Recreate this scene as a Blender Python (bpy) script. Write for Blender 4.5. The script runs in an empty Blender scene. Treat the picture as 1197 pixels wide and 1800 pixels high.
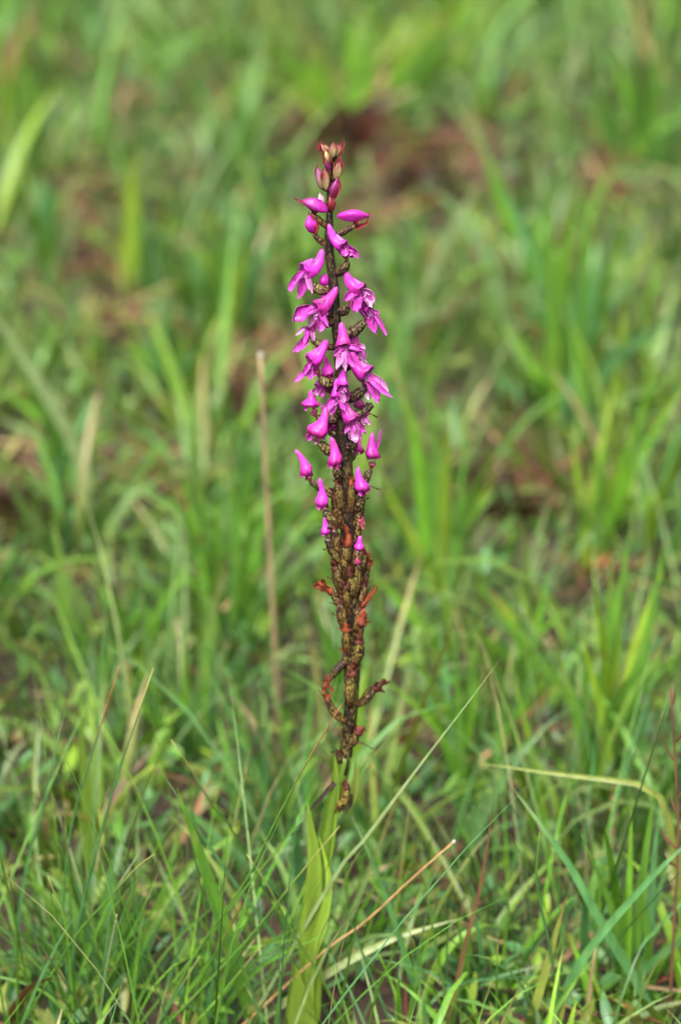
import bpy, math, random
import numpy as np
from mathutils import Vector

rng = np.random.default_rng(11)
random.seed(11)
S = bpy.context.scene
COL = S.collection

# ------------------------------------------------------------------ camera, sky, sun, exposure
PITCH = math.radians(24.0)
DIST = 1.10                      # lens to the orchid along the view axis
FPX = 85.0 / 36.0 * 1800.0       # focal length in photograph pixels
_drop = DIST * math.cos(PITCH) * math.tan(PITCH + math.atan(960.0 / FPX))
CAM = Vector((0.0, -DIST * math.cos(PITCH), _drop))
cd = bpy.data.cameras.new('camera')
cd.sensor_fit = 'VERTICAL'; cd.sensor_height = 36.0; cd.sensor_width = 24.0
cd.lens = 85.0; cd.clip_start = 0.02; cd.clip_end = 2000.0
cd.dof.use_dof = True; cd.dof.focus_distance = 1.09; cd.dof.aperture_fstop = 5.2
cam = bpy.data.objects.new('camera', cd); COL.objects.link(cam)
cam.location = CAM; cam.rotation_euler = (math.pi / 2 - PITCH, 0, 0)
S.camera = cam

SUN_EL, SUN_AZ = math.radians(62), math.radians(200)
wd = bpy.data.worlds.new('World'); S.world = wd; wd.use_nodes = True
nt = wd.node_tree; nt.nodes.clear()
sky = nt.nodes.new('ShaderNodeTexSky'); sky.sky_type = 'NISHITA'; sky.sun_disc = False
sky.sun_elevation = SUN_EL; sky.sun_rotation = SUN_AZ
sky.air_density = 1.0; sky.dust_density = 6.0; sky.ozone_density = 1.0
hs = nt.nodes.new('ShaderNodeHueSaturation'); hs.inputs['Saturation'].default_value = 0.2   # thin overcast
bg = nt.nodes.new('ShaderNodeBackground'); bg.inputs['Strength'].default_value = 0.09
wo = nt.nodes.new('ShaderNodeOutputWorld')
nt.links.new(sky.outputs[0], hs.inputs['Color']); nt.links.new(hs.outputs[0], bg.inputs['Color'])
nt.links.new(bg.outputs[0], wo.inputs['Surface'])

sl = bpy.data.lights.new('sun', 'SUN'); sl.energy = 1.5; sl.angle = math.radians(20)
sl.color = (1.0, 0.96, 0.9)
so = bpy.data.objects.new('sun', sl); COL.objects.link(so)
_d = Vector((math.sin(SUN_AZ) * math.cos(SUN_EL), math.cos(SUN_AZ) * math.cos(SUN_EL), math.sin(SUN_EL)))
so.rotation_euler = _d.to_track_quat('Z', 'Y').to_euler(); so.location = (0, 0, 4)

S.view_settings.view_transform = 'Standard'; S.view_settings.look = 'None'
S.view_settings.exposure = 1.84; S.view_settings.gamma = 1.0
S.view_settings.use_curve_mapping = False
S.render.engine = 'CYCLES'
S.cycles.use_denoising = True
S.cycles.max_bounces = 6; S.cycles.diffuse_bounces = 2; S.cycles.transparent_max_bounces = 4

# ------------------------------------------------------------------ helpers
def ray(u, v):
    x = (u - 598.5) / FPX; y = -(v - 900.0) / FPX
    sp, cp = math.sin(PITCH), math.cos(PITCH)
    return Vector((x, y * sp + cp, y * cp - sp))

PXM = FPX / DIST          # photograph pixels per metre at the orchid
LEAN = 0.10               # the orchid leans a little away from the viewer
def P(u, v, w=0.0, k=LEAN):
    """photograph pixel -> point on the (leaning) upright plane through the orchid; w = pixels nearer the viewer"""
    d = ray(u, v); w = w / PXM
    t = (k * CAM.z - w - CAM.y) / (d.y - k * d.z)
    return CAM + d * t

def G(u, v):
    d = ray(u, v); t = -CAM.z / d.z
    return CAM + d * t

def proj(p):
    """numpy (N,3) world -> photograph pixels"""
    sp, cp = math.sin(PITCH), math.cos(PITCH)
    q = p - np.array(CAM)
    f = q[:, 1] * cp - q[:, 2] * sp
    y = q[:, 1] * sp + q[:, 2] * cp
    return 598.5 + FPX * q[:, 0] / f, 900.0 - FPX * y / f, f

def gz(x, y):
    return (0.007 * np.sin(x * 9.1 + 1.3) * np.cos(y * 7.3 + .4) + 0.005 * np.sin(x * 21 + y * 17)
            + 0.003 * np.sin(x * 47 - y * 39 + 2))

def new_mesh(name, verts, faces, mat, parent=None, tint=None, origin=None, smooth=True, uv=None):
    verts = np.asarray(verts, dtype=np.float64)
    o0 = np.array(origin if origin is not None else (0, 0, 0), dtype=float)
    me = bpy.data.meshes.new(name)
    me.from_pydata((verts - o0).tolist(), [], [tuple(int(i) for i in f) for f in faces])
    if smooth:
        me.polygons.foreach_set('use_smooth', [True] * len(me.polygons))
    if tint is not None:
        a = me.color_attributes.new('tint', 'FLOAT_COLOR', 'POINT')
        t = np.ones((len(verts), 4), dtype=np.float32); t[:, :3] = np.asarray(tint, dtype=np.float32)
        a.data.foreach_set('color', t.ravel())
    me.materials.append(mat)
    ob = bpy.data.objects.new(name, me); COL.objects.link(ob)
    ob.location = o0
    if parent is not None:
        ob.parent = parent
        po = np.array((0., 0, 0)); p = parent
        while p is not None:
            po += np.array(p.location); p = p.parent
        ob.location = o0 - po
    return ob

def empty(name, loc, parent=None):
    e = bpy.data.objects.new(name, None); COL.objects.link(e)
    e.empty_display_size = 0.01
    loc = np.array(loc, dtype=float)
    if parent is not None:
        e.parent = parent
        loc = loc - np.array(parent.location)
    e.location = loc
    return e

def tag(o, label=None, cat=None, group=None, kind=None):
    if label: o['label'] = label
    if cat: o['category'] = cat
    if group: o['group'] = group
    if kind: o['kind'] = kind
    return o

def smooth_path(pts, n):
    """Catmull-Rom through pts, resampled evenly to n points"""
    p = np.array([tuple(q) for q in pts], dtype=float)
    if len(p) == 2:
        t = np.linspace(0, 1, n)[:, None]; return p[0] * (1 - t) + p[1] * t
    e = np.vstack([2 * p[0] - p[1], p, 2 * p[-1] - p[-2]])
    out = []
    for i in range(1, len(e) - 2):
        for s in np.linspace(0, 1, 12, endpoint=False):
            a, b, c, d = e[i - 1], e[i], e[i + 1], e[i + 2]
            out.append(0.5 * (2 * b + (c - a) * s + (2 * a - 5 * b + 4 * c - d) * s * s + (3 * b - a - 3 * c + d) * s ** 3))
    out.append(p[-1]); out = np.array(out)
    L = np.concatenate([[0], np.cumsum(np.linalg.norm(np.diff(out, axis=0), axis=1))])
    q = np.linspace(0, L[-1], n)
    return np.stack([np.interp(q, L, out[:, k]) for k in range(3)], 1)

def unit(v):
    v = np.asarray(v, dtype=float); n = np.linalg.norm(v)
    return v / n if n > 1e-12 else v

def tube(path, rad, nseg=10, ribs=0, ribdepth=0.0, twist=0.0, cap=True, phase=0.0):
    """closed tube along path (n,3) with radii rad (n,), ribbed cross-section -> verts, faces, phi"""
    path = np.asarray(path, float); n = len(path)
    tg = np.gradient(path, axis=0); tg /= np.linalg.norm(tg, axis=1)[:, None] + 1e-12
    ref = np.array((0., -1, 0.15))
    V = []; PH = []
    for i in range(n):
        s = unit(np.cross(tg[i], ref)); o = np.cross(s, tg[i])
        for j in range(nseg):
            ph = 2 * math.pi * j / nseg + twist * i / n + phase
            r = rad[i] * (1 + ribdepth * math.cos(ribs * ph)) if ribs else rad[i]
            V.append(path[i] + r * (math.cos(ph) * s + math.sin(ph) * o)); PH.append(ph)
    F = []
    for i in range(n - 1):
        for j in range(nseg):
            a = i * nseg + j; b = i * nseg + (j + 1) % nseg
            F.append((a, b, b + nseg, a + nseg))
    if cap:
        V.append(path[0]); V.append(path[-1]); c0, c1 = len(V) - 2, len(V) - 1; PH += [0, 0]
        for j in range(nseg):
            F.append((c0, (j + 1) % nseg, j)); k = (n - 1) * nseg
            F.append((c1, k + j, k + (j + 1) % nseg))
    return np.array(V), F, np.array(PH)

# ------------------------------------------------------------------ materials
def nodes(m):
    m.use_nodes = True; t = m.node_tree; t.nodes.clear(); return t

def leaf_mat(name, rough=0.42, trans=0.3, var=0.22, scale=260.0, dry=False, spec=0.32):
    m = bpy.data.materials.new(name); t = nodes(m); N = t.nodes.new; L = t.links.new
    at = N('ShaderNodeAttribute'); at.attribute_name = 'tint'
    tc = N('ShaderNodeTexCoord')
    mp = N('ShaderNodeMapping'); mp.inputs['Scale'].default_value = (1, 1, 0.25)
    nz = N('ShaderNodeTexNoise'); nz.inputs['Scale'].default_value = scale; nz.inputs['Detail'].default_value = 4
    L(tc.outputs['Object'], mp.inputs['Vector']); L(mp.outputs[0], nz.inputs['Vector'])
    mr = N('ShaderNodeMapRange'); mr.inputs[1].default_value = 0.3; mr.inputs[2].default_value = 0.7
    mr.inputs[3].default_value = 1 - var; mr.inputs[4].default_value = 1 + var
    L(nz.outputs['Fac'], mr.inputs[0])
    mx = N('ShaderNodeMix'); mx.data_type = 'RGBA'; mx.blend_type = 'MULTIPLY'; mx.inputs[0].default_value = 1
    L(at.outputs['Color'], mx.inputs[6]); L(mr.outputs[0], mx.inputs[7])
    if dry:
        n3 = N('ShaderNodeTexNoise'); n3.inputs['Scale'].default_value = 45; n3.inputs['Detail'].default_value = 5
        n3.inputs['Roughness'].default_value = .65; L(tc.outputs['Object'], n3.inputs['Vector'])
        m3 = N('ShaderNodeMapRange'); m3.inputs[1].default_value = .60; m3.inputs[2].default_value = .72; m3.inputs[4].default_value = .6
        L(n3.outputs['Fac'], m3.inputs[0])
        mx0 = mx; mx = N('ShaderNodeMix'); mx.data_type = 'RGBA'; L(m3.outputs[0], mx.inputs[0])
        L(mx0.outputs[2], mx.inputs[6]); mx.inputs[7].default_value = (.27, .22, .07, 1)
    pb = N('ShaderNodeBsdfPrincipled'); pb.inputs['Roughness'].default_value = rough
    pb.inputs['Specular IOR Level'].default_value = spec
    L(mx.outputs[2], pb.inputs['Base Color'])
    bp = N('ShaderNodeBump'); bp.inputs['Strength'].default_value = 0.25; bp.inputs['Distance'].default_value = 0.0006
    L(nz.outputs['Fac'], bp.inputs['Height']); L(bp.outputs[0], pb.inputs['Normal'])
    tr = N('ShaderNodeBsdfTranslucent')
    hv = N('ShaderNodeHueSaturation'); hv.inputs['Saturation'].default_value = 1.1; hv.inputs['Value'].default_value = 1.1
    L(mx.outputs[2], hv.inputs['Color']); L(hv.outputs[0], tr.inputs['Color'])
    ms = N('ShaderNodeMixShader'); ms.inputs[0].default_value = trans
    L(pb.outputs[0], ms.inputs[1]); L(tr.outputs[0], ms.inputs[2])
    out = N('ShaderNodeOutputMaterial'); L(ms.outputs[0], out.inputs['Surface'])
    return m

M_GRASS = leaf_mat('grass_leaf', dry=True, spec=.4, trans=.24)
M_DRY = leaf_mat('dry_leaf', rough=0.7, trans=0.18, var=0.35, scale=180, spec=0.25)
M_PETAL = leaf_mat('magenta_petal', rough=0.42, trans=0.20, var=0.34, scale=900, spec=0.42)
M_RUST = leaf_mat('withered_petal', rough=0.6, trans=0.15, var=0.4, scale=700, spec=0.3)
M_OLEAF = leaf_mat('orchid_leaf', rough=0.38, trans=0.35, var=0.16, scale=120)

def spotted_mat(name, base, base2, spot, lo, hi, scale=900, stretch=0.45):
    m = bpy.data.materials.new(name); t = nodes(m); N = t.nodes.new; L = t.links.new
    tc = N('ShaderNodeTexCoord')
    mp = N('ShaderNodeMapping'); mp.inputs['Scale'].default_value = (1, 1, stretch)
    L(tc.outputs['Object'], mp.inputs['Vector'])
    n1 = N('ShaderNodeTexNoise'); n1.inputs['Scale'].default_value = scale; n1.inputs['Detail'].default_value = 2
    n2 = N('ShaderNodeTexNoise'); n2.inputs['Scale'].default_value = 110; n2.inputs['Detail'].default_value = 2
    L(mp.outputs[0], n1.inputs['Vector']); L(tc.outputs['Object'], n2.inputs['Vector'])
    ad = N('ShaderNodeMath'); ad.operation = 'MULTIPLY_ADD'; ad.inputs[1].default_value = 0.45; 
    L(n2.outputs['Fac'], ad.inputs[0]); L(n1.outputs['Fac'], ad.inputs[2])
    rp = N('ShaderNodeValToRGB'); rp.color_ramp.elements[0].position = lo; rp.color_ramp.elements[1].position = hi
    L(ad.outputs[0], rp.inputs['Fac'])
    mb = N('ShaderNodeMix'); mb.data_type = 'RGBA'; L(n2.outputs['Fac'], mb.inputs[0])
    mb.inputs[6].default_value = (*base, 1); mb.inputs[7].default_value = (*base2, 1)
    at = N('ShaderNodeAttribute'); at.attribute_name = 'tint'
    mu = N('ShaderNodeMix'); mu.data_type = 'RGBA'; mu.blend_type = 'MULTIPLY'; mu.inputs[0].default_value = 1
    L(mb.outputs[2], mu.inputs[6]); L(at.outputs['Color'], mu.inputs[7])
    mx = N('ShaderNodeMix'); mx.data_type = 'RGBA'; L(rp.outputs['Color'], mx.inputs[0])
    L(mu.outputs[2], mx.inputs[6]); mx.inputs[7].default_value = (*spot, 1)
    pb = N('ShaderNodeBsdfPrincipled'); pb.inputs['Roughness'].default_value = 0.42
    L(mx.outputs[2], pb.inputs['Base Color'])
    bp = N('ShaderNodeBump'); bp.inputs['Strength'].default_value = 0.5; bp.inputs['Distance'].default_value = 0.0007
    L(n1.outputs['Fac'], bp.inputs['Height']); L(bp.outputs[0], pb.inputs['Normal'])
    out = N('ShaderNodeOutputMaterial'); L(pb.outputs[0], out.inputs['Surface'])
    return m

M_STEM = spotted_mat('mottled_stem', (0.13, 0.108, 0.026), (0.045, 0.018, 0.009), (0.008, 0.002, 0.002), 0.60, 0.69, 1350, 0.6)
M_OVARY = spotted_mat('speckled_ovary', (0.25, 0.22, 0.060), (0.10, 0.048, 0.018), (0.015, 0.003, 0.003), 0.65, 0.725, 1350, 0.6)

def soil_mat():
    m = bpy.data.materials.new('soil'); t = nodes(m); N = t.nodes.new; L = t.links.new
    tc = N('ShaderNodeTexCoord')
    a = N('ShaderNodeTexNoise'); a.inputs['Scale'].default_value = 6; a.inputs['Detail'].default_value = 10; a.inputs['Roughness'].default_value = .65
    b = N('ShaderNodeTexNoise'); b.inputs['Scale'].default_value = 70; b.inputs['Detail'].default_value = 8; b.inputs['Roughness'].default_value = .7
    L(tc.outputs['Object'], a.inputs['Vector']); L(tc.outputs['Object'], b.inputs['Vector'])
    r1 = N('ShaderNodeValToRGB'); e = r1.color_ramp.elements
    e[0].position = .32; e[0].color = (0.018, 0.010, 0.006, 1); e[1].position = .72; e[1].color = (0.090, 0.050, 0.031, 1)
    L(b.outputs['Fac'], r1.inputs['Fac'])
    r2 = N('ShaderNodeValToRGB'); e = r2.color_ramp.elements
    e[0].position = .5; e[0].color = (0, 0, 0, 1); e[1].position = .68; e[1].color = (.75, .75, .75, 1)
    L(a.outputs['Fac'], r2.inputs['Fac'])
    mx = N('ShaderNodeMix'); mx.data_type = 'RGBA'; L(r2.outputs['Color'], mx.inputs[0])
    L(r1.outputs['Color'], mx.inputs[6]); mx.inputs[7].default_value = (0.045, 0.055, 0.016, 1)
    pb = N('ShaderNodeBsdfPrincipled'); pb.inputs['Roughness'].default_value = .9
    L(mx.outputs[2], pb.inputs['Base Color'])
    bp = N('ShaderNodeBump'); bp.inputs['Strength'].default_value = .9; bp.inputs['Distance'].default_value = .008
    L(b.outputs['Fac'], bp.inputs['Height']); L(bp.outputs[0], pb.inputs['Normal'])
    out = N('ShaderNodeOutputMaterial'); L(pb.outputs[0], out.inputs['Surface'])
    return m
M_SOIL = soil_mat()

# ------------------------------------------------------------------ ground: one sheet to the horizon, fine near the orchid
def ground():
    near = np.arange(-2.6, 2.6001, 0.03)
    far = np.array([3, 4, 6, 10, 18, 35, 70, 150, 320, 700.])
    xs = np.concatenate([-far[::-1], near, far])
    ys = np.concatenate([-far[::-1], np.arange(-2.6, 5.0, 0.03), far[2:] + 1])
    X, Y = np.meshgrid(xs, ys)
    fade = np.clip((9 - np.hypot(X, Y)) / 4, 0, 1)
    Z = gz(X, Y) * fade + rng.normal(0, 0.0016, X.shape) * fade
    V = np.stack([X, Y, Z], -1).reshape(-1, 3); w = len(xs); h = len(ys)
    i = np.arange(w * h).reshape(h, w)
    F = np.stack([i[:-1, :-1], i[:-1, 1:], i[1:, 1:], i[1:, :-1]], -1).reshape(-1, 4)
    o = new_mesh('ground', V, F, M_SOIL)
    tag(o, 'bare reddish brown soil showing between the grass', kind='structure')
ground()

# ------------------------------------------------------------------ colours (linear)
MID = np.array((0.080, 0.185, 0.022)); YEL = np.array((0.170, 0.268, 0.022)); BLU = np.array((0.070, 0.180, 0.054))
DRK = np.array((0.036, 0.095, 0.014)); PALE = np.array((0.23, 0.31, 0.125)); STRAW = np.array((0.40, 0.28, 0.14))
BRN = np.array((0.15, 0.075, 0.038)); RED = np.array((0.20, 0.052, 0.028)); OLV = np.array((0.14, 0.17, 0.032))
LIME = np.array((0.125, 0.288, 0.022)); DBRN = np.array((0.042, 0.023, 0.013))

# ------------------------------------------------------------------ grass masses (uncountable)
SOILS = [(135, 440, 90, 85), (590, 240, 80, 65), (680, 145, 45, 60), (765, 312, 105, 62), (40, 868, 100, 60), (455, 690, 85, 80),
         (885, 858, 85, 65), (1060, 340, 45, 60), (120, 130, 32, 40), (215, 225, 45, 40), (285, 850, 60, 55), (640, 400, 60, 40),
         (1000, 900, 40, 30), (300, 1640, 40, 25), (750, 1580, 50, 25), (20, 1340, 40, 25), (160, 330, 40, 30),
         (320, 330, 30, 25), (700, 1330, 40, 30), (230, 590, 60, 40), (1040, 1040, 50, 35)]

def blades(name, base, az, th0, th1, L, W, c0, c1, nseg, vfold, mat, label, wprof='blade'):
    """many blades as one mesh, vectorised"""
    n = len(base); t = np.linspace(0, 1, nseg + 1)
    pos = np.zeros((n, nseg + 1, 3)); pos[:, 0] = base
    hd = np.stack([np.cos(az), np.sin(az), np.zeros(n)], 1)
    for i in range(nseg):
        th = th0 + th1 * (t[i] + t[i + 1]) / 2 * (t[i] + t[i + 1]) / 2 * 1.3
        st = (L / nseg)[:, None] * (hd * np.sin(th)[:, None] + np.array((0, 0, 1.)) * np.cos(th)[:, None])
        pos[:, i + 1] = pos[:, i] + st
    tw = rng.uniform(-1.0, 1.0, n)[:, None] + rng.normal(0, .5, n)[:, None] * t[None]
    sd = np.stack([-np.sin(az), np.cos(az), np.zeros(n)], 1)
    wd_ = sd[:, None] * np.cos(tw)[..., None] + hd[:, None] * np.sin(tw)[..., None]
    if wprof == 'blade':
        wp = np.minimum(1, (0.55 + 1.3 * t)) * (1 - t ** 2.2) + 0.02
    else:
        wp = np.sin(np.pi * np.clip(t * .96 + .03, 0, 1)) ** .8 + 0.03
    hw = 0.5 * W[:, None] * wp[None]
    a = pos - wd_ * hw[..., None]; b = pos + wd_ * hw[..., None]
    if vfold:
        nrm = np.cross(wd_, np.gradient(pos, axis=1)); nrm /= np.linalg.norm(nrm, axis=2)[..., None] + 1e-9
        mid = pos + nrm * (hw * 0.35)[..., None]
        ring = np.stack([a, mid, b], 2); k = 3
    else:
        ring = np.stack([a, b], 2); k = 2
    V = ring.reshape(-1, 3)
    tt = (t ** 2.5)[None, :, None]
    col = c0[:, None, :] * (1 - tt) + c1[:, None, :] * tt
    col = np.repeat(col[:, :, None, :], k, 2).reshape(-1, 3)
    idx = np.arange(n * (nseg + 1) * k).reshape(n, nseg + 1, k)
    F = np.stack([idx[:, :-1, :-1], idx[:, :-1, 1:], idx[:, 1:, 1:], idx[:, 1:, :-1]], -1).reshape(-1, 4)
    me = bpy.data.meshes.new(name)
    me.vertices.add(len(V)); me.vertices.foreach_set('co', V.astype(np.float32).ravel())
    me.loops.add(F.size); me.loops.foreach_set('vertex_index', F.astype(np.int32).ravel())
    me.polygons.add(len(F)); me.polygons.foreach_set('loop_start', np.arange(0, F.size, 4, dtype=np.int32))
    me.polygons.foreach_set('use_smooth', np.ones(len(F), bool))
    me.update(calc_edges=True)
    at = me.color_attributes.new('tint', 'FLOAT_COLOR', 'POINT')
    c4 = np.ones((len(V), 4), np.float32); c4[:, :3] = col; at.data.foreach_set('color', c4.ravel())
    me.materials.append(mat)
    o = bpy.data.objects.new(name, me); COL.objects.link(o)
    return tag(o, label, 'grass', kind='stuff')

def soil_factor(p):
    """0 on the bare patches, 1 in full grass; also a height factor for what grows just in front of a bare patch"""
    u, v, f = proj(p)
    k = np.ones(len(p)); h = np.ones(len(p))
    for cx, cy, rx, ry in SOILS:
        r = np.hypot((u - cx) / rx, (v - cy) / ry)
        k = np.minimum(k, np.clip((r - .78) / .4, 0, 1))
        inx = np.abs(u - cx) < rx * .9
        room = (v - cy - .55 * ry) * f / (FPX * .88)          # how tall a blade may grow before it hides the patch
        h = np.where(inx & (v > cy) & (rng.uniform(0, 1, len(p)) > .1), np.minimum(h, np.maximum(room, .018)), h)
    return k, h

def pick(n, cols, wts, jit=.24):
    i = rng.choice(len(cols), n, p=np.array(wts) / sum(wts))
    c = np.array(cols)[i] * np.exp(rng.normal(0, jit, (n, 1))) * np.exp(rng.normal(0, .06, (n, 3)))
    return c

def region(n):
    """random ground points: dense in the strip the picture shows, thinner beyond it"""
    y = rng.uniform(-1.6, 4.6, n); x = rng.uniform(-2.4, 2.4, n)
    return x, y

def make_grass():
    # tufts of broad blades
    def tufts(density_core, density_out, per, spread, core):
        if core:
            n = int(density_core * 2 * .62 * 2.9); x = rng.uniform(-.62, .62, n); y = rng.uniform(-.35, 2.55, n)
        else:
            n = int(density_out * 4.6 * 6); x = rng.uniform(-2.3, 2.3, n); y = rng.uniform(-1.5, 4.5, n)
            k = ~((np.abs(x) < .62) & (y > -.35) & (y < 2.55)); x, y = x[k], y[k]
        b = np.stack([x, y, gz(x, y)], 1)
        k, h = soil_factor(b)
        cl = (.5 + .5 * np.sin(b[:, 0] * 17 + 2.1 * np.sin(b[:, 1] * 9 + 1)) * np.sin(b[:, 1] * 13 + 1.9 * np.sin(b[:, 0] * 12)))
        keep = rng.uniform(0, 1, len(b)) < k * np.clip(np.where(b[:, 1] < .5, .5, .2) + 1.2 * cl, 0, 1)
        b, h = b[keep], h[keep]
        hue = rng.uniform(0, 1, len(b)); size = np.clip(np.exp(rng.normal(0, .42, len(b))), .4, 1.6)
        m = rng.poisson(per, len(b)) + 2
        i = np.repeat(np.arange(len(b)), m)
        az = rng.uniform(0, 2 * np.pi, len(i)); r = np.abs(rng.normal(0, spread, len(i)))
        bb = b[i] + np.stack([np.cos(az) * r, np.sin(az) * r, np.zeros(len(i))], 1)
        bb[:, 2] = gz(bb[:, 0], bb[:, 1]) - .004
        return bb, az + rng.normal(0, .5, len(i)), hue[i], size[i], h[i]
    TUFTCOL = [MID, YEL, BLU, DRK, LIME, OLV, PALE * .8]
    for core in (True, False):
        # broad leaf blades
        b, az, hue, size, hm = tufts(360, 270, 8, .015, core)
        n = len(b)
        far = np.clip(b[:, 1] / 1.6, 0, 1)
        L = size * rng.uniform(.04, .125, n) * (1 + .15 * far); W = rng.uniform(.0024, .0070, n) * np.sqrt(size) * (1 + .85 * far)
        u, v, _f = proj(b)
        fore = (b[:, 1] < .06) & (b[:, 1] > -.5)
        L = np.where(fore, L * .62, L); W = np.where(fore, W * .8, W)
        L = np.minimum(L, hm * rng.uniform(.6, 1.1, n))
        keep = ~((b[:, 1] < .05) & (b[:, 1] > -.4) & (np.abs(b[:, 0] + .012) < .035)) & ~(rng.uniform(0, 1, n) < .40 * far) & ~(fore & (rng.uniform(0, 1, n) < .3))
        tc = np.array(TUFTCOL)[(hue * 6.999).astype(int)] * .5
        c0 = pick(n, [MID, YEL, BLU, DRK, LIME, OLV, PALE], [4, 1.8, 2.6, 1.3, 3, .6, .8]) * .5 + tc
        c1 = c0 * rng.uniform(.9, 1.3, (n, 1)); br = rng.uniform(0, 1, n) < .12
        c1[br] = pick(br.sum(), [STRAW, BRN, RED], [3, 2, 1])
        dead = rng.uniform(0, 1, n) < .035; c0[dead] = pick(dead.sum(), [STRAW, BRN, RED], [2, 2, 1]); c1[dead] = c0[dead]
        th0, th1 = rng.uniform(.03, .85, n), rng.uniform(-.1, .9, n)
        arch = rng.uniform(0, 1, n) < .25; th1[arch] = rng.uniform(1.0, 2.1, arch.sum())
        q = keep
        blades('grass' if core else 'meadow_grass', b[q], az[q], th0[q], th1[q], L[q], W[q], c0[q], c1[q],
               6 if core else 4, core, M_GRASS, 'mass of short green meadow grass around the orchid' if core else 'green meadow grass further out around the clearing')
        # fine wiry blades
        b, az, hue, size, hm = tufts(300, 90, 9, .014, core)
        n = len(b); L = size * rng.uniform(.07, .18, n); W = rng.uniform(.0009, .002, n)
        L = np.minimum(np.where(b[:, 1] < .02, L * .85, L), hm); q = rng.uniform(0, 1, n) > .7 * np.clip((b[:, 1] - .3) / .8, 0, 1)
        c0 = pick(n, [MID, BLU, DRK, PALE, LIME], [3, 4, 1.5, 1.5, 2])
        c1 = c0.copy(); br = rng.uniform(0, 1, n) < .12; c1[br] = pick(br.sum(), [STRAW, BRN], [2, 1])
        n = int(q.sum())
        blades('fine_grass' if core else 'wiry_meadow_grass', b[q], az[q], rng.uniform(.05, .6, n), rng.uniform(0, .7, n), L[q], W[q], c0[q], c1[q],
               5 if core else 4, False, M_GRASS, 'fine wiry blue-green grass among the broader blades' if core else 'thin wiry grass out beyond the clearing')
        # low ground cover leaves
        dn = 9500 if core else 1800
        if core:
            n = int(dn * 3.6); x = rng.uniform(-.62, .62, n); y = rng.uniform(-.35, 2.55, n)
        else:
            n = int(dn * 24); x = rng.uniform(-2.3, 2.3, n); y = rng.uniform(-1.5, 4.5, n)
            k = ~((np.abs(x) < .62) & (y > -.35) & (y < 2.55)); x, y = x[k], y[k]
        b = np.stack([x, y, gz(x, y)], 1); k, h = soil_factor(b)
        patch = .5 + .5 * np.sin(x * 11 + 2 * np.sin(y * 7)) * np.sin(y * 9 + 1.7 * np.sin(x * 8))
        b = b[rng.uniform(0, 1, len(b)) < k * (.35 + .65 * patch)]; n = len(b)
        b[:, 2] += rng.uniform(0, .03, n)
        c0 = pick(n, [MID, BLU, DRK, OLV, YEL], [3, 3, 2, 2, 1]); c1 = c0 * 1.1
        blades('ground_cover' if core else 'low_weeds', b, rng.uniform(0, 6.3, n), rng.uniform(.3, 1.4, n), rng.uniform(-.3, .8, n),
               rng.uniform(.008, .024, n), rng.uniform(.003, .008, n), c0, c1, 4 if core else 2, core, M_GRASS,
               'low small-leaved ground cover between the grass tufts' if core else 'low leafy weeds out beyond the clearing', 'leaf')
        # dead straw lying about
        n = 2300 if core else 5000
        if core: x = rng.uniform(-.62, .62, n); y = rng.uniform(-.35, 2.55, n)
        else:
            x = rng.uniform(-2.3, 2.3, n); y = rng.uniform(-1.5, 4.5, n)
            k = ~((np.abs(x) < .62) & (y > -.35) & (y < 2.55)); x, y = x[k], y[k]
        if core:
            xx = rng.uniform(-.6, .6, 60000); yy = rng.uniform(-.3, 2.5, 60000)
            kk, _h = soil_factor(np.stack([xx, yy, gz(xx, yy)], 1)); q = np.where(kk < .5)[0][:5200]
            x = np.concatenate([x, xx[q]]); y = np.concatenate([y, yy[q]])
        b = np.stack([x, y, gz(x, y) + rng.uniform(.001, .02, len(x))], 1); n = len(b)
        c0 = pick(n, [STRAW, BRN, RED, OLV, DBRN], [1, 3, .6, 1.4, 4], .3)
        blades('straw_litter' if core else 'scattered_straw', b, rng.uniform(0, 6.3, n), rng.uniform(1.1, 1.7, n), rng.uniform(-.2, .3, n),
               rng.uniform(.02, .09, n), rng.uniform(.0015, .006, n), c0, c0 * .9, 4 if core else 3, False, M_DRY,
               'dry brown straw and dead blades lying on the soil' if core else 'dead straw lying out beyond the clearing')
make_grass()

# ------------------------------------------------------------------ single blades and stalks that can be picked out
def strip(path, width, fold=.35, facing=None, prof='blade', tw=0.0, ncol=3):
    path = np.asarray(path, float); n = len(path); t = np.linspace(0, 1, n)
    tg = np.gradient(path, axis=0); tg /= np.linalg.norm(tg, axis=1)[:, None] + 1e-12
    vd = unit(np.array(CAM) - path[n // 2]) if facing is None else unit(facing)
    if prof == 'blade': wp = np.minimum(1, .6 + 1.2 * t) * (1 - t ** 2.6) + .015
    elif prof == 'petal': wp = np.clip(np.sin(np.pi * (t * .68 + .10)), 0, 1) ** .8 * np.sqrt(np.clip(1 - t ** 5, 0, 1)) + .02
    elif prof == 'leaf': wp = np.minimum(1, .45 + 1.1 * t) * np.sqrt(np.clip(1 - t ** 3.2, 0, 1)) + .01
    elif prof == 'bract': wp = (1 - t) ** .75 + .02
    else: wp = np.ones(n)
    V = []
    for i in range(n):
        s = unit(np.cross(tg[i], vd)); o = np.cross(s, tg[i])
        a = tw * (t[i] - .5) if np.isscalar(tw) else tw[0] + (tw[1] - tw[0]) * t[i]
        s2 = s * math.cos(a) + o * math.sin(a); o2 = -s * math.sin(a) + o * math.cos(a)
        for j in range(ncol):
            q = 2 * j / (ncol - 1) - 1
            V.append(path[i] + width * .5 * wp[i] * (s2 * q + o2 * fold * (q * q - 1)))
    F = []
    for i in range(n - 1):
        for j in range(ncol - 1):
            a = i * ncol + j; F.append((a, a + 1, a + ncol + 1, a + ncol))
    return np.array(V), F, np.repeat(t, ncol)

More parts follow.
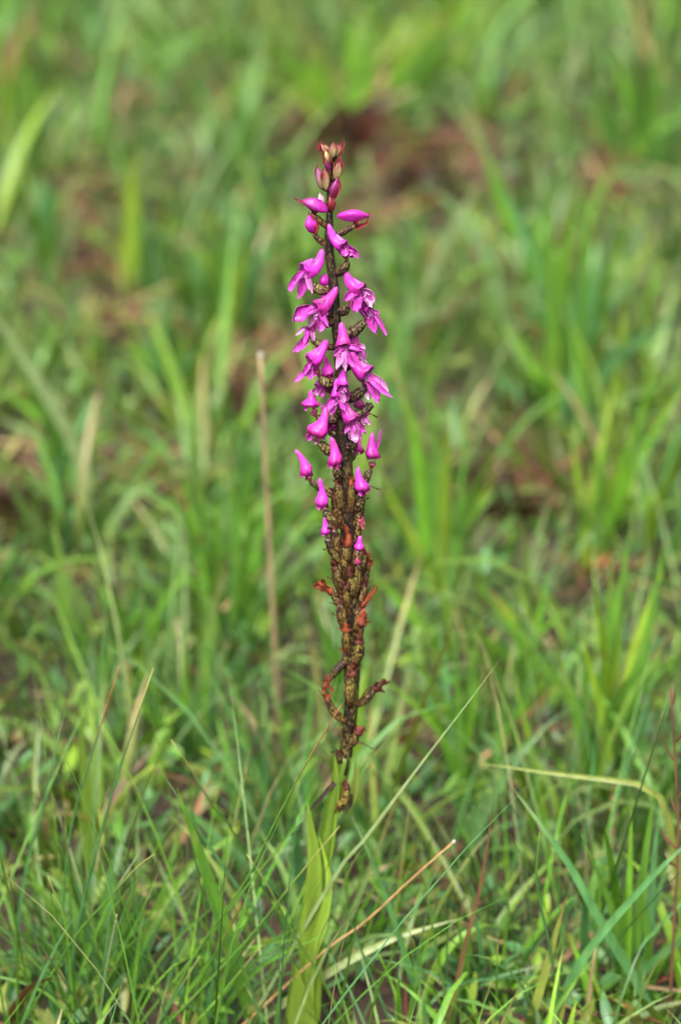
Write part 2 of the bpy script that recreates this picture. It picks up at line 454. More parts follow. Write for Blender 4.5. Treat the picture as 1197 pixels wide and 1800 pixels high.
def ground_path(px, w=None, lean=0.0):
    """pixels listed from the base to the tip -> points on an upright plane standing on the ground; lean = metres the tip comes nearer"""
    if w is None:
        b = G(*px[0]); y0 = b.y
    else:
        y0 = -w / PXM
    pts = []
    for k, (u, v) in enumerate(px):
        f = k / max(1, len(px) - 1)
        d = ray(u, v); t = (y0 - lean * f - CAM.y) / d.y
        pts.append(np.array(CAM + d * t))
    p0, p1 = pts[0], pts[1]
    g = float(gz(p0[0], p0[1])) - .006
    if p0[2] > g + .002 and p1[2] > p0[2] + .003:
        dxy = (p0 - p1) / (p1[2] - p0[2]) * (p0[2] - g)
        dxy[0] = np.clip(dxy[0], -.05, .05); dxy[1] = 0; dxy[2] = -(p0[2] - g)
        pts = [p0 + dxy] + pts
    else:
        pts[0] = np.array((p0[0], p0[1], g))
    return pts

def blade(label, px, wpx, col, tipcol=None, w=None, lean=0.0, wire=False, group=None, parent=None, tipfrom=.8, fold=.35, name=None, mat=None, tw=None, prof='blade', cat='grass blade'):
    pts = ground_path(px, w, lean)
    depth = 1.0 if w is not None else (pts[0][1] - CAM.y) / (-CAM.y)
    width = wpx / PXM * depth
    path = smooth_path(pts, 18)
    if wire:
        t = np.linspace(0, 1, 18); rad = width * .5 * (1 - .75 * t ** 3)
        V, F, _ = tube(path, rad, 6); tv = np.concatenate([np.repeat(t, 6), [0, 1]])
    else:
        V, F, tv = strip(path, width, fold=fold, prof=prof, tw=rng.uniform(-.5, .5) if tw is None else tw)
    tipcol = col * 1.15 if tipcol is None else tipcol
    k = np.clip((tv - tipfrom) / (1.0001 - tipfrom), 0, 1)[:, None] ** .7
    c = np.asarray(col)[None] * (1 - k) + np.asarray(tipcol)[None] * k
    o = new_mesh(name or ('blade' if parent else 'grass_shoot'), V, F, mat or M_GRASS, parent, tint=c, origin=path[0])
    if not parent:
        tag(o, label, cat, group or 'single grass blades around the orchid')
    return o

TIPY = np.array((.38, .36, .10)); TIPW = np.array((.45, .42, .30)); TIPR = np.array((.40, .10, .05))
FG = [
 # label, pixels base->tip, width px, colour, tip colour, w (px nearer), wire
 ('long thin green blade whose reddish tip crosses the lower stem', [(280,1795),(351,1666),(431,1551),(481,1451),(545,1330),(601,1238)], 5.5, MID, TIPR, 45, True),
 ('straight thin blade crossing in front of the orchid leaf, pale tip beside stem', [(300,1795),(436,1651),(520,1545),(597,1452)], 6, MID, TIPY, 70, True),
 ('thin blade ending at the black bract tip left of the stem', [(250,1797),(350,1670),(436,1556),(541,1430)], 6, MID*1.1, None, 20, True),
 ('tall thin blade with pale tip, left of the orchid at stem height', [(112,1800),(130,1676),(155,1551),(200,1386),(240,1265),(270,1174)], 7, BLU, TIPY, -40, True),
 ('thin blade with orange-red tip, upper left of the wiry grass', [(108,1640),(125,1461),(170,1300),(195,1220),(210,1170)], 6, BLU, TIPR, -90, True),
 ('soft pale-tipped thin blade near the left edge', [(25,1680),(45,1535),(75,1421),(100,1310),(118,1242)], 8, BLU*1.1, PALE, -110, False),
 ('sharp arching blade rising from the bottom left corner', [(43,1797),(130,1651),(195,1576),(240,1525),(272,1501)], 5.5, MID, TIPY, 60, True),
 ('short blade just behind the sharp arching corner blade', [(150,1690),(195,1580),(253,1487)], 7, MID*1.15, TIPW, -20, False),
 ('upright bent blade with pale tip near the bottom left corner', [(130,1797),(124,1700),(115,1621),(85,1541)], 6, LIME, TIPY, 50, True),
 ('pale silvery upright blade at the bottom left', [(175,1797),(188,1700),(206,1607)], 5, PALE, TIPW, 60, True),
 ('slender leaning blade with yellow tip at the lower left', [(150,1790),(200,1700),(250,1600),(280,1532)], 7, MID, TIPY, -10, False),
 ('yellow-tipped blade slanting down right towards the orchid leaf', [(600,1790),(560,1710),(516,1641),(470,1555),(434,1502)], 6, MID, TIPY, 40, True),
 ('long soft blade slanting down right behind the wiry crossing blades', [(500,1670),(416,1556),(341,1446),(300,1380),(262,1328)], 9, BLU, PALE, -70, False),
 ('very broad green blade leaning left at the lower left of centre', [(445,1800),(426,1727),(385,1600),(345,1480),(311,1385)], 34, MID*1.15, LIME, -25, False),
 ('thin blade with reddish tip left of the orchid leaf', [(340,1760),(351,1727),(390,1655),(424,1587)], 5.5, MID, TIPR, 30, True),
 ('thin blade with yellow tip at the bottom, left of the orchid leaf', [(345,1797),(400,1735),(461,1660)], 6, LIME, TIPY, 60, True),
 ('short thin blade low between the corner and the orchid leaf', [(280,1797),(315,1740),(351,1681)], 5, BLU, TIPY, 60, True),
 ('stubby pink-tipped blade at the bottom edge beside the orchid leaf', [(470,1800),(448,1762),(429,1727)], 8, MID, STRAW, 50, False),
 ('brown-tipped blade at the left edge near the bottom', [(32,1797),(30,1650),(15,1522)], 6, MID, BRN, 10, True),
 ('fine dark blade leaning left above the broad lower blade', [(420,1480),(376,1420),(335,1350),(301,1300)], 6, DRK*1.3, TIPY, -110, True),
 ('long pale thin blade running up right from the stem base', [(585,1545),(632,1486),(700,1395),(772,1300),(830,1225),(883,1152)], 7.5, PALE, PALE*1.1, -15, False),
 ('soft blue-green blade slanting down right from the lowest flower', [(745,1800),(720,1710),(697,1631),(657,1521),(612,1421)], 12, BLU*1.15, PALE, -50, False),
 ('slim brown dying blade standing right of the straw', [(785,1800),(797,1752),(820,1650),(843,1561),(860,1460),(868,1388)], 9, BRN, BRN*.8, 25, False),
 ('kinked thin blade with yellow top at the lower right', [(990,1800),(975,1720),(963,1651),(943,1551),(946,1490),(948,1462)], 7, BLU, YEL*1.3, 30, True),
 ('pointed pale green blade with brown tip near the bottom right', [(930,1800),(950,1735),(968,1671),(985,1610),(998,1567)], 19, OLV*1.5, BRN, 45, False),
 ('upright dark green blade between the brown blade and the pointed one', [(872,1800),(873,1720),(875,1642)], 7, DRK*1.4, TIPY, 50, False),
 ('thin green blade beside the brown dying blade', [(792,1800),(787,1772),(762,1641),(742,1528)], 6, MID, OLV, 10, True),
 ('thin bluish blade slanting right at the bottom below the stem', [(687,1800),(647,1702),(597,1568)], 6, BLU, BLU, 15, True),
 ('broad flat-topped green blade at the bottom edge', [(700,1815),(701,1760),(700,1706)], 12, LIME, LIME, 45, False),
 ('stubby brown-tipped blade at the bottom edge, right of the flat-topped one', [(737,1815),(738,1780),(736,1738)], 13, LIME, STRAW, 60, False),
 ('narrow red dead blade at the bottom edge between the two stubby blades', [(713,1815),(713,1760),(711,1722)], 7, RED, RED, 40, False),
 ('wide blue-green blade arching up to the lower right edge', [(960,1800),(978,1767),(1038,1666),(1123,1566),(1197,1491),(1260,1450)], 18, BLU*1.3, PALE, -10, False),
 ('pale yellow dead blade lying flat right of the orchid leaf', [(575,1712),(640,1675),(697,1648),(760,1628),(812,1614)], 18, np.array((.30,.36,.14)), None, -40, False),
 ('light green blade lying level across the right tuft', [(1185,1500),(1165,1410),(1120,1378),(1060,1370),(960,1358),(838,1341)], 17, OLV*1.3, OLV*1.5, -170, False),
 ('broad blue-green blade leaning left at the lower right', [(1050,1610),(1000,1520),(950,1450),(898,1381)], 21, BLU*1.25, PALE, -70, False),
 ('green blade with orange tip leaning left above the right tuft', [(1040,1290),(968,1185),(910,1105),(858,1031)], 18, LIME, np.array((.45,.20,.05)), None, False),
 ('broad pale blade rising left to the picture edge', [(175,930),(135,790),(100,725),(50,640),(0,565),(-40,500)], 24, PALE*.9, PALE, None, False),
 ('short pale green blade lying level at the left edge', [(100,985),(50,993),(-20,1005)], 20, PALE*.85, PALE, None, False),
 ('upright yellow-green blade standing alone at the upper left', [(222,530),(228,440),(232,340),(238,250)], 30, YEL*1.1, OLV, None, False),
 ('long blade standing over the dark hollow at upper right', [(950,560),(925,460),(880,350),(838,225)], 26, LIME, PALE, None, False),
 ('pale blade leaning right across the dark hollow', [(690,620),(740,520),(790,410),(842,325)], 22, PALE*.8, PALE, None, False),
 ('pale grey-green blade lying level right of the upper flowers', [(680,590),(720,560),(770,540),(850,528)], 26, PALE, PALE*1.15, None, False),
 ('tall narrow yellow-green blade standing at the right side', [(1085,760),(1090,640),(1095,560),(1097,490)], 14, YEL*1.1, YEL, None, False),
 ('long pale blade with brown tip right of the lower flowers', [(895,1170),(915,1070),(940,960),(975,850)], 18, PALE*.75, BRN, None, False),
 ('bright blade leaning down right from the withered flowers', [(800,1180),(740,1100),(690,1045),(645,1000)], 24, LIME, MID, None, False),
]
for (lab, px, wp, c, tc, w, wire) in FG:
    blade(lab, px, wp, c, tc, w=w, wire=wire, lean=rng.uniform(-.015, .02))

# dry stalks
def stalk(label, px, wpx, w, tipsize, col, tipc):
    pts = ground_path(px, w); depth = 1.0 if w is not None else (pts[0][1] - CAM.y) / (-CAM.y)
    path = smooth_path(pts, 26); root = empty('dry_stalk', path[0])
    tag(root, label, 'dry stalk', 'dead stalks among the grass')
    t = np.linspace(0, 1, 26); r = wpx / PXM * depth * .5
    V, F, _ = tube(path, r * (1.0 - .2 * t) * (1 + .12 * np.exp(-((t - .45) / .015) ** 2)), 8)
    tv = np.concatenate([np.repeat(t, 8), [0, 1]])[:, None]
    new_mesh('stem', V, F, M_DRY, root, tint=col * (1 - tv) + col * 1.15 * tv, origin=path[0])
    d = unit(path[-1] - path[-3]); s = tipsize / PXM * depth
    tp = np.array([path[-1] + d * s * q for q in np.linspace(-.5, .6, 7)])
    V, F, _ = tube(tp, s * .5 * np.array((.35, .75, 1, .95, .85, .7, .3)), 8, 3, .15)
    new_mesh('frayed_tip', V, F, M_DRY, root, tint=np.tile(tipc, (len(V), 1)), origin=path[-1])
    return root
stalk('orange straw stalk with white frayed tip leaning right from the orchid leaf', [(440,1790),(570,1672),(640,1622),(720,1548),(797,1480)], 5, 15, 8, np.array((.36,.22,.09)), np.array((.42,.36,.30)))
stalk('tall upright tan stalk with grey tip standing left of the flowers', [(489,1290),(478,1040),(466,800),(458,625)], 9.5, None, 11, np.array((.30,.22,.12)), np.array((.36,.34,.28)))

# ------------------------------------------------------------------ tufts one can tell apart
def tuft(label, base, tips, wpx, cols, extra=6, spread=60, w=None):
    b = G(*base) if w is None else P(base[0], 1860, w, 0.0)
    g = float(gz(b.x, b.y)); root = empty('grass_tuft', (b.x, b.y, g))
    tag(root, label, 'grass tuft', 'grass tufts that stand out')
    depth = (b.y - CAM.y) / (-CAM.y)
    allt = list(tips)
    for _ in range(extra):
        u, v = random.choice(tips)
        allt.append((u + random.gauss(0, spread), v + abs(random.gauss(0, spread)) * .9))
    for (u, v) in allt:
        d = ray(u, v); yy = b.y + random.uniform(-.03, .03); t = (yy - CAM.y) / d.y
        tip = np.array(CAM + d * t); tip[2] = max(tip[2], g + .02)
        b0 = np.array((b.x + random.gauss(0, .010), b.y + random.gauss(0, .010), g - .006))
        mid = b0 * .5 + tip * .5; mid[2] += .12 * np.linalg.norm((tip - b0)[:2]) + .1 * random.uniform(-.2, 1) * abs(tip[0] - b0[0])
        mid[0] = b0[0] + (tip[0] - b0[0]) * random.uniform(.30, .5)
        path = smooth_path([b0, mid, tip], 14)
        c = random.choice(cols) * math.exp(random.gauss(0, .13))
        V, F, tv = strip(path, wpx / PXM * depth * random.uniform(.7, 1.25), tw=random.uniform(-1.2, 1.2), fold=random.uniform(.2, .45))
        tc = c * 1.1 if random.random() > .2 else random.choice((STRAW, BRN, OLV))
        k = np.clip((tv - .7) / .3, 0, 1)[:, None]
        new_mesh('blade', V, F, M_GRASS, root, tint=c * (1 - k) + tc * k, origin=b0)
    return root

tuft('bushy green tuft left of the withered flowers, behind the tan stalk', (400,1150), [(330,780),(350,810),(400,750),(430,800),(300,900),(460,850),(370,860),(350,950),(310,1010)], 17, [MID, LIME, MID*1.1], 10)
tuft('tall loose tuft right of the lower flowers', (770,1040), [(720,700),(660,820),(790,700),(840,840),(735,560),(690,880),(870,790)], 18, [LIME, YEL, MID], 8)
tuft('big tuft of long blades at the right, level with the upper flowers', (985,760), [(1000,560),(930,420),(1060,420),(1010,330),(880,560),(960,300),(1120,480),(900,640)], 24, [LIME, MID, BLU*1.2], 12)
tuft('bright tuft leaning right at the right edge', (1040,1010), [(1190,690),(1150,760),(1180,850),(1080,700),(1000,760),(1160,620),(1130,880)], 19, [LIME, MID, YEL], 9)
tuft('dense tuft of tall blades at the lower right', (1060,1420), [(1090,1060),(1110,900),(1160,1050),(1030,1090),(1190,1150),(980,1080),(1075,960),(1130,1120),(1000,1200)], 20, [LIME, MID, MID*1.15, YEL], 12)
tuft('tuft of broad blades at the bottom right corner', (1090,1780), [(1180,1500),(1030,1480),(1110,1400),(1170,1600),(1010,1600),(1060,1440),(1150,1380)], 18, [MID, LIME, BLU*1.1], 10)
tuft('broad-bladed tuft at top centre above the orchid', (600,250), [(520,60),(620,30),(550,110),(470,90),(660,60),(640,110)], 26, [LIME, YEL, MID], 8)
tuft('tuft of long blades arching right at the top', (670,230), [(800,10),(760,60),(860,-20),(740,110),(820,90)], 30, [LIME, MID, YEL], 6)
tuft('leafy tuft at the top right corner', (1120,300), [(1150,60),(1080,90),(1190,120),(1030,140),(1110,0),(1190,200)], 26, [LIME, MID, DRK*1.3], 10)
tuft('grey-green tuft at the upper left edge', (70,520), [(40,280),(70,300),(50,350),(30,400)], 30, [BLU*1.2, MID, PALE*.7], 8)
tuft('yellow-green tuft in the top left corner', (30,300), [(10,60),(40,20),(60,110),(0,150),(80,180)], 20, [YEL, LIME, MID], 6)
tuft('tuft left of the upper flowers with yellowing blades', (400,600), [(380,360),(340,420),(440,400),(470,330),(410,300),(360,480)], 24, [MID, YEL, BLU*1.1], 9)
tuft('small tuft at the left edge beneath the rising pale blade', (130,880), [(60,690),(20,640),(120,720),(170,690),(90,760),(200,760)], 20, [LIME, MID, BLU], 8)
tuft('tuft of spreading blades left of the tan stalk', (230,1200), [(170,980),(230,960),(150,1060),(290,1010),(190,1100),(260,1060)], 15, [MID, LIME, DRK*1.4], 9)
tuft('tuft of straight blades just right of the lower stem', (830,1400), [(700,1120),(660,1180),(770,1080),(850,1060),(800,1160),(900,1130),(740,1200)], 15, [LIME, BLU*1.2, MID], 9)
tuft('fine wiry tuft in the bottom left corner', (160,1830), [(110,1360),(210,1420),(60,1480),(160,1500),(260,1560),(20,1600),(310,1600),(120,1590)], 6, [MID, BLU, DRK*1.4], 24, 80)
tuft('fine wiry tuft crossing left of the orchid leaf', (330,1830), [(520,1560),(420,1480),(480,1620),(380,1560),(560,1640),(300,1560),(450,1690)], 6, [MID, BLU, DRK*1.4, LIME], 24, 70)
tuft('fine blue-green tuft behind the lowest withered flowers', (480,1480), [(420,1200),(470,1180),(520,1230),(390,1290),(540,1300),(450,1270),(360,1330)], 7, [BLU, BLU*1.2, MID], 14, 50)
tuft('fine tuft below the straw stalk', (760,1840), [(680,1600),(760,1560),(820,1640),(640,1680),(860,1700),(720,1660)], 7, [MID, BLU, LIME], 10, 50)

tuft('dark brown dead tuft added for the shade behind the tip of the spike', (590,300), [(520,215),(560,180),(600,170),(640,200),(660,240),(540,250),(690,150)], 22, [DBRN, DBRN*1.4, RED*.4], 44, 35)  # added dense and near-black brown so its colour carries the hollow's shade
tuft('dark brown dead tuft added for the shade in the hollow right of the spike tip', (750,370), [(690,300),(730,270),(780,280),(820,320),(700,330),(860,300)], 20, [DBRN, DBRN, DBRN*1.6], 44, 38)  # hollow's shade put into this added tuft's dark colour and crowded blades
tuft('brown dead tuft behind the tan stalk', (440,760), [(390,660),(430,640),(480,680),(410,700),(500,720)], 18, [DBRN, DBRN*1.6], 30, 28)
tuft('brown dead tuft in the gap right of the middle flowers', (880,930), [(830,830),(870,800),(920,840),(850,870),(950,860)], 18, [DBRN, DBRN*1.6, RED*.4], 30, 28)
tuft('brown dead tuft at the left edge above the level pale blade', (40,930), [(10,830),(60,820),(100,860),(-10,860)], 18, [DBRN, DBRN*1.6], 30, 28)
tuft('wiry dark green tuft between the corner and the broad lower left blade', (230,1760), [(180,1450),(240,1400),(300,1480),(130,1540),(350,1530),(280,1590)], 5.5, [MID, BLU, DRK*1.5], 16, 60)
tuft('wiry tuft standing close behind the foot of the orchid', (650,1700), [(600,1420),(660,1400),(720,1450),(560,1480),(690,1520),(760,1500)], 6, [BLU, MID, LIME], 14, 50)
tuft('spreading green tuft left of the lowest withered flowers', (330,1330), [(250,1120),(310,1090),(370,1130),(220,1180),(420,1160),(290,1200)], 13, [MID, LIME, BLU], 10, 50)
tuft('light green tuft at the right, below the orange brown dead leaf', (940,1230), [(860,1050),(900,1000),(960,1010),(1010,1060),(820,1100),(1050,1110)], 15, [LIME, MID, YEL], 10, 50)
tuft('low spreading tuft at the bottom, right of the straw stalk', (860,1790), [(780,1640),(830,1580),(890,1600),(940,1660),(760,1700),(980,1690)], 12, [LIME, MID, BLU], 12, 40)
tuft('soft green tuft in the middle distance left of the upper flowers', (300,700), [(240,560),(290,530),(340,560),(210,600),(370,600)], 20, [MID, LIME, BLU], 9, 40)
# ------------------------------------------------------------------ dead leaves
def dead_leaf(label, px, wpx, col, up=.008):
    pts = [np.array(G(*p)) for p in px]
    for i, p in enumerate(pts): p[2] = float(gz(p[0], p[1])) + up * (1 + i)
    depth = (pts[0][1] - CAM.y) / (-CAM.y)
    path = smooth_path(pts, 12)
    V, F, tv = strip(path, wpx / PXM * depth, fold=.6, prof='petal', tw=1.2, ncol=5)
    o = new_mesh('dead_leaf', V, F, M_DRY, tint=np.tile(col, (len(V), 1)) * rng.uniform(.75, 1.2, (len(V), 1)), origin=path[0])
    tag(o, label, 'dead leaf', 'dead leaves lying in the grass')
dead_leaf('reddish brown dead leaf above the top of the spike', [(640,215),(665,185),(690,150)], 40, np.array((.13,.04,.025)), .015)
dead_leaf('curled tan dead leaf just above right of the spike tip', [(625,245),(650,228),(680,222)], 30, STRAW, .02)
dead_leaf('long brown dead leaf arching right of the upper flowers', [(690,270),(760,290),(850,318)], 18, np.array((.11,.065,.038)), .02)
dead_leaf('orange brown dead leaf at the right below the bright tuft', [(1015,1000),(1040,1025),(1065,1050)], 36, np.array((.34,.13,.06)), .008)
dead_leaf('pinkish dead leaf left of the middle flowers', [(370,640),(380,605),(395,580)], 20, np.array((.30,.19,.12)), .012)
dead_leaf('pink dead leaf standing in the lower right tuft', [(1068,1560),(1072,1520),(1075,1485)], 11, np.array((.27,.15,.10)), .014)
dead_leaf('red dead leaf behind the stem base', [(680,1320),(700,1335),(715,1350)], 16, RED, .012)

# dry weed at the right edge
def dry_weed():
    pts = ground_path([(1180,1700),(1191,1471),(1186,1340),(1178,1212)], -60)
    path = smooth_path(pts, 22); root = empty('dry_weed', path[0])
    tag(root, 'brown dried seed stalk with husks at the right edge', 'dry weed')
    t = np.linspace(0, 1, 22)
    V, F, _ = tube(path, .0009 * (1.1 - .5 * t), 7)
    c = np.array((.15, .075, .04))
    new_mesh('stem', V, F, M_DRY, root, tint=np.tile(c, (len(V), 1)), origin=path[0])
    for k, (f, s, a) in enumerate([(.55, .014, -1), (.6, .016, -1), (.63, .012, 1), (.68, .012, -.5), (.74, .014, .7), (.82, .013, -.7), (.9, .012, .5), (.99, .012, .1)]):
        q = path[int(f * 21)]; d = np.array((a * .6, random.uniform(-.5, .3), .9)); d = unit(d)
        pp = smooth_path([q, q + d * s * .5 + np.array((a * .002, 0, 0)), q + d * s], 8)
        V, F, _ = tube(pp, s * .05 * np.array((.3, .7, 1, 1.1, 1, .8, .5, .15)), 9, 3, .35)
        new_mesh('husk', V, F, M_DRY, root, tint=np.tile(c * random.uniform(.8, 1.7), (len(V), 1)), origin=q)
dry_weed()

# ------------------------------------------------------------------ the orchid
STEM_PX = [(545,1870,9),(549,1700,9),(559,1600,9),(571,1520,10),(580,1450,11),(592,1391,13),(605,1342,12.5),(611,1293,12),(617,1244,12.5),(619,1171,13.5),(619,1098,15),
           (614,990,16),(613,910,15),(607,824,13.5),(603,744,12.5),(599,650,9.5),(590,557,9),(586,497,8.5),(579,441,7.5),(579,396,6.5),(580,340,5.5),(581,300,4.5),(582,268,3.5)]
base = P(545, 1870); base.z = float(gz(base.x, base.y))
ORCHID = empty('orchid', base)
tag(ORCHID, 'tall orchid spike with magenta hooded flowers on a dark mottled stem', 'orchid')
spts = [np.array(P(u, v)) for u, v, r in STEM_PX]; spts[0][2] = base.z - .01
spath = smooth_path(spts, 110)
_z = np.array([p[2] for p in spts]); srad = np.interp(spath[:, 2], _z, np.array([r for _, _, r in STEM_PX]) / PXM)
srad *= 1 + .05 * np.sin(np.arange(110) * .9) + rng.normal(0, .02, 110)
_cut = int(np.argmin(np.abs(proj(spath)[1] - 1352)))
V, F, ph = tube(spath[_cut:], srad[_cut:], 18, 6, .07, twist=2.5)
_tv = np.clip((proj(V)[1] - 900) / 250, 0, 1)[:, None]
_tt = np.array((.8, .72, .7)) * (1 - _tv) + np.array((1.5, 1.65, 1.3)) * _tv
new_mesh('stem', V, F, M_STEM, ORCHID, tint=_tt, origin=spath[_cut])
V, F, ph = tube(spath[:_cut + 3], srad[:_cut + 3] * 1.02, 14, 3, .05)
_st = new_mesh('lower_stem', V, F, M_OLEAF, ORCHID, tint=np.tile(np.array((.14, .24, .03)), (len(V), 1)), origin=spath[0])
_st['label'] = 'plain green foot of the stem between the leaves'

def stem_at(v):
    i = int(np.argmin([abs(proj(np.array([p]))[1][0] - v) for p in spath]))
    return spath[i], srad[i]

MAG = np.array((0.52, 0.022, 0.38)); MAGD = np.array((0.29, 0.006, 0.17)); PINK = np.array((0.58, 0.10, 0.48)); WHT = np.array((.74, .42, .66))

def hood(parent, tip, mouth, wid, out, closed=False, bend=.10, name='hood', mat=None, c_tip=MAG, c_rim=MAGD, crumple=0.0, nr=20, ns=24):
    """spurred hood: a cone from the blunt spur tip that widens to the mouth; out = direction the mouth faces"""
    tip = np.array(tip); mouth = np.array(mouth); a = mouth - tip; L = np.linalg.norm(a); ax = a / L
    o = np.array(out, float); o = unit(o - ax * np.dot(o, ax)); s = np.cross(ax, o); R = wid * .5
    tk = np.array([0, .03, .1, .25, .45, .62, .75, .86, .94, 1.0])
    if closed: rk = np.array([.05, .22, .34, .42, .52, .72, .98, 1.02, .86, .55])
    else:      rk = np.array([.06, .28, .42, .54, .66, .80, .94, 1.03, 1.0, .92])
    jb = random.uniform(-.07, .07); p1, p2, p3 = (random.uniform(0, 6.3) for _ in range(3)); R = R * 1.06
    V = []; T = []; C = []
    ts = np.linspace(0, 1, nr) ** .9
    for t in ts:
        r = R * np.interp(t, tk, rk)
        c = tip + a * t - o * bend * L * math.sin(math.pi * t) * (1 if not closed else .6) + s * jb * L * math.sin(math.pi * t)
        for j in range(ns):
            ph = 2 * math.pi * j / ns; co, si = math.cos(ph), math.sin(ph)
            rr = r * (1 + .07 * math.cos(3 * ph + p1) * t + .05 * math.sin(2 * ph + 7 * t + p2) + .05 * math.sin(ph + 5 * t + p3)
                      + (.09 * math.cos(7 * ph + p1) * max(0, t - .75) * 4))
            p = c + rr * (o * co * .95 + s * si)
            if not closed:
                k = max(0, t - .55) / .45
                p = p + ax * L * (.16 * k * k * -co) + o * R * .30 * k * k * max(0, co) + ax * L * .02 * math.sin(5 * ph) * k
            if crumple: p = p + rng.normal(0, crumple, 3)
            V.append(p); T.append(t)
            f = np.clip((t - .6) / .4, 0, 1); stripe = (.5 + .5 * math.cos(6 * ph + 2 * t + p1)) ** 3
            col = c_tip * (1.1 + .2 * math.sin(t * 3.1)) * (1 - .5 * f) + c_rim * .5 * f + np.array((.06, .05, .07)) * (1 - t) ** 2 * (mat is None)
            col = col * (1 - .6 * stripe * t) ; C.append(col)
    F = []
    for i in range(nr - 1):
        for j in range(ns):
            q = i * ns + j; b = i * ns + (j + 1) % ns; F.append((q, b, b + ns, q + ns))
    V.append(tip - ax * R * .03); C.append(c_tip); ci = len(V) - 1
    for j in range(ns): F.append((ci, (j + 1) % ns, j))
    if closed:
        V.append(mouth + ax * L * .01); C.append(c_rim); ci = len(V) - 1; k = (nr - 1) * ns
        for j in range(ns): F.append((ci, k + j, k + (j + 1) % ns))
    else:  # inner skin so the rim has thickness
        k0 = len(V); m0 = (nr - 1) * ns
        ctr = np.mean([V[m0 + j] for j in range(ns)], axis=0)
        for dep, sc in ((0.0, .9), (.25, .6), (.5, .25)):
            for j in range(ns):
                V.append(ctr + (V[m0 + j] - ctr) * sc - ax * L * dep); C.append((PINK * .7 if mat is None else c_rim * .9))
        for j in range(ns):
            b = (j + 1) % ns
            F.append((m0 + j, m0 + b, k0 + b, k0 + j)); F.append((k0 + j, k0 + b, k0 + ns + b, k0 + ns + j))
            F.append((k0 + ns + j, k0 + ns + b, k0 + 2 * ns + b, k0 + 2 * ns + j))
    C = np.array(C) * math.exp(random.gauss(0, .14)) * np.array((1, 1, random.uniform(.8, 1.1)))
    return new_mesh(name, V, F, mat or M_PETAL, parent, tint=np.clip(C, 0, 1), origin=tip)

def petal(parent, a, b, wid, sag=(0, 0, 0), name='petal', c0=MAG, c1=PINK, mat=None, prof='petal', cup=.35, tw=0.0, n=10, edge=None, crumple=0):
    a = np.array(a); b = np.array(b); m = (a + b) / 2 + np.array(sag)
    path = smooth_path([a, m, b], n)
    V, F, tv = strip(path, wid, fold=cup, prof=prof, tw=tw, ncol=5, facing=np.array((random.uniform(-.4, .4), -1, random.uniform(.1, .7))))
    q = np.tile(np.abs(np.linspace(-1, 1, 5)), n)
    k = np.clip(tv * .55 + .35 * q ** 3, 0, 1)[:, None]
    c = np.asarray(c0)[None] * (1 - k) + np.asarray(c1)[None] * k
    if crumple: V = V + rng.normal(0, crumple, V.shape)
    q2 = np.tile(np.linspace(-1, 1, 5), n); nn = unit(np.cross(V[1] - V[0], V[5] - V[0])); f1 = random.uniform(0, 6.3)
    V = V + nn[None] * (wid * .13 * np.sin(9 * tv + f1 + 2 * q2) * np.abs(q2) * tv)[:, None]
    V = V + (path[-1] - path[0])[None] * (.06 * np.sin(4 * q2 + f1) * tv ** 4)[:, None]
    # give it a little thickness
    nv = len(V); nr = unit(np.cross(V[1] - V[0], V[5] - V[0])) * .00018
    V2 = np.vstack([V, V + nr]); F2 = list(F) + [tuple(i + nv for i in f[::-1]) for f in F]
    e = [i * 5 for i in range(n)] + [(n - 1) * 5 + j for j in range(1, 5)] + [i * 5 + 4 for i in range(n - 2, -1, -1)]
    for i in range(len(e) - 1): F2.append((e[i + 1], e[i], e[i] + nv, e[i + 1] + nv))
    return new_mesh(name, V2, F2, mat or M_PETAL, parent, tint=np.clip(np.vstack([c, c]), 0, 1), origin=a)

def ovary(parent, a, b, r, sag=(0, 0, 0), tint=(1, 1, 1), ribs=6):
    a = np.array(a); b = np.array(b)
    path = smooth_path([a, (a + b) / 2 + np.array(sag), b], 16); t = np.linspace(0, 1, 16)
    rad = r * (.42 + .6 * np.sin(np.pi * np.clip(t * .84 + .08, 0, 1)) ** .9)
    path[1:-1] += rng.normal(0, .35 * pxl, (14, 3))
    V, F, ph = tube(path, rad, 18, ribs, .16, twist=1.4, phase=random.random())
    tv = np.concatenate([np.repeat(t, 18), [0, 1]]); rib = .5 - .5 * np.cos(ribs * ph)
    k = (np.clip(1 - tv * 2.2, 0, 1) * .8 + .45 * rib * np.clip(1.3 - tv, 0, 1))[:, None]
    k = np.clip(k, 0, .9)
    tn = np.array(tint)[None] * (1 - k) + np.array((.62, .22, .22))[None] * k
    return new_mesh('ovary', V, F, M_OVARY, parent, tint=tn, origin=a)

def bract(parent, a, d, L, wid, col=np.array((.10, .035, .02)), curl=None):
    a = np.array(a); d = unit(d); c = np.array(curl if curl is not None else (0, 0, -.4 * L))
    return petal(parent, a, a + d * L + c * .5, wid, sag=-c * .3 + np.array((0, 0, .1 * L)), name='bract', c0=col, c1=col * .7, mat=M_RUST, prof='bract', cup=.5)

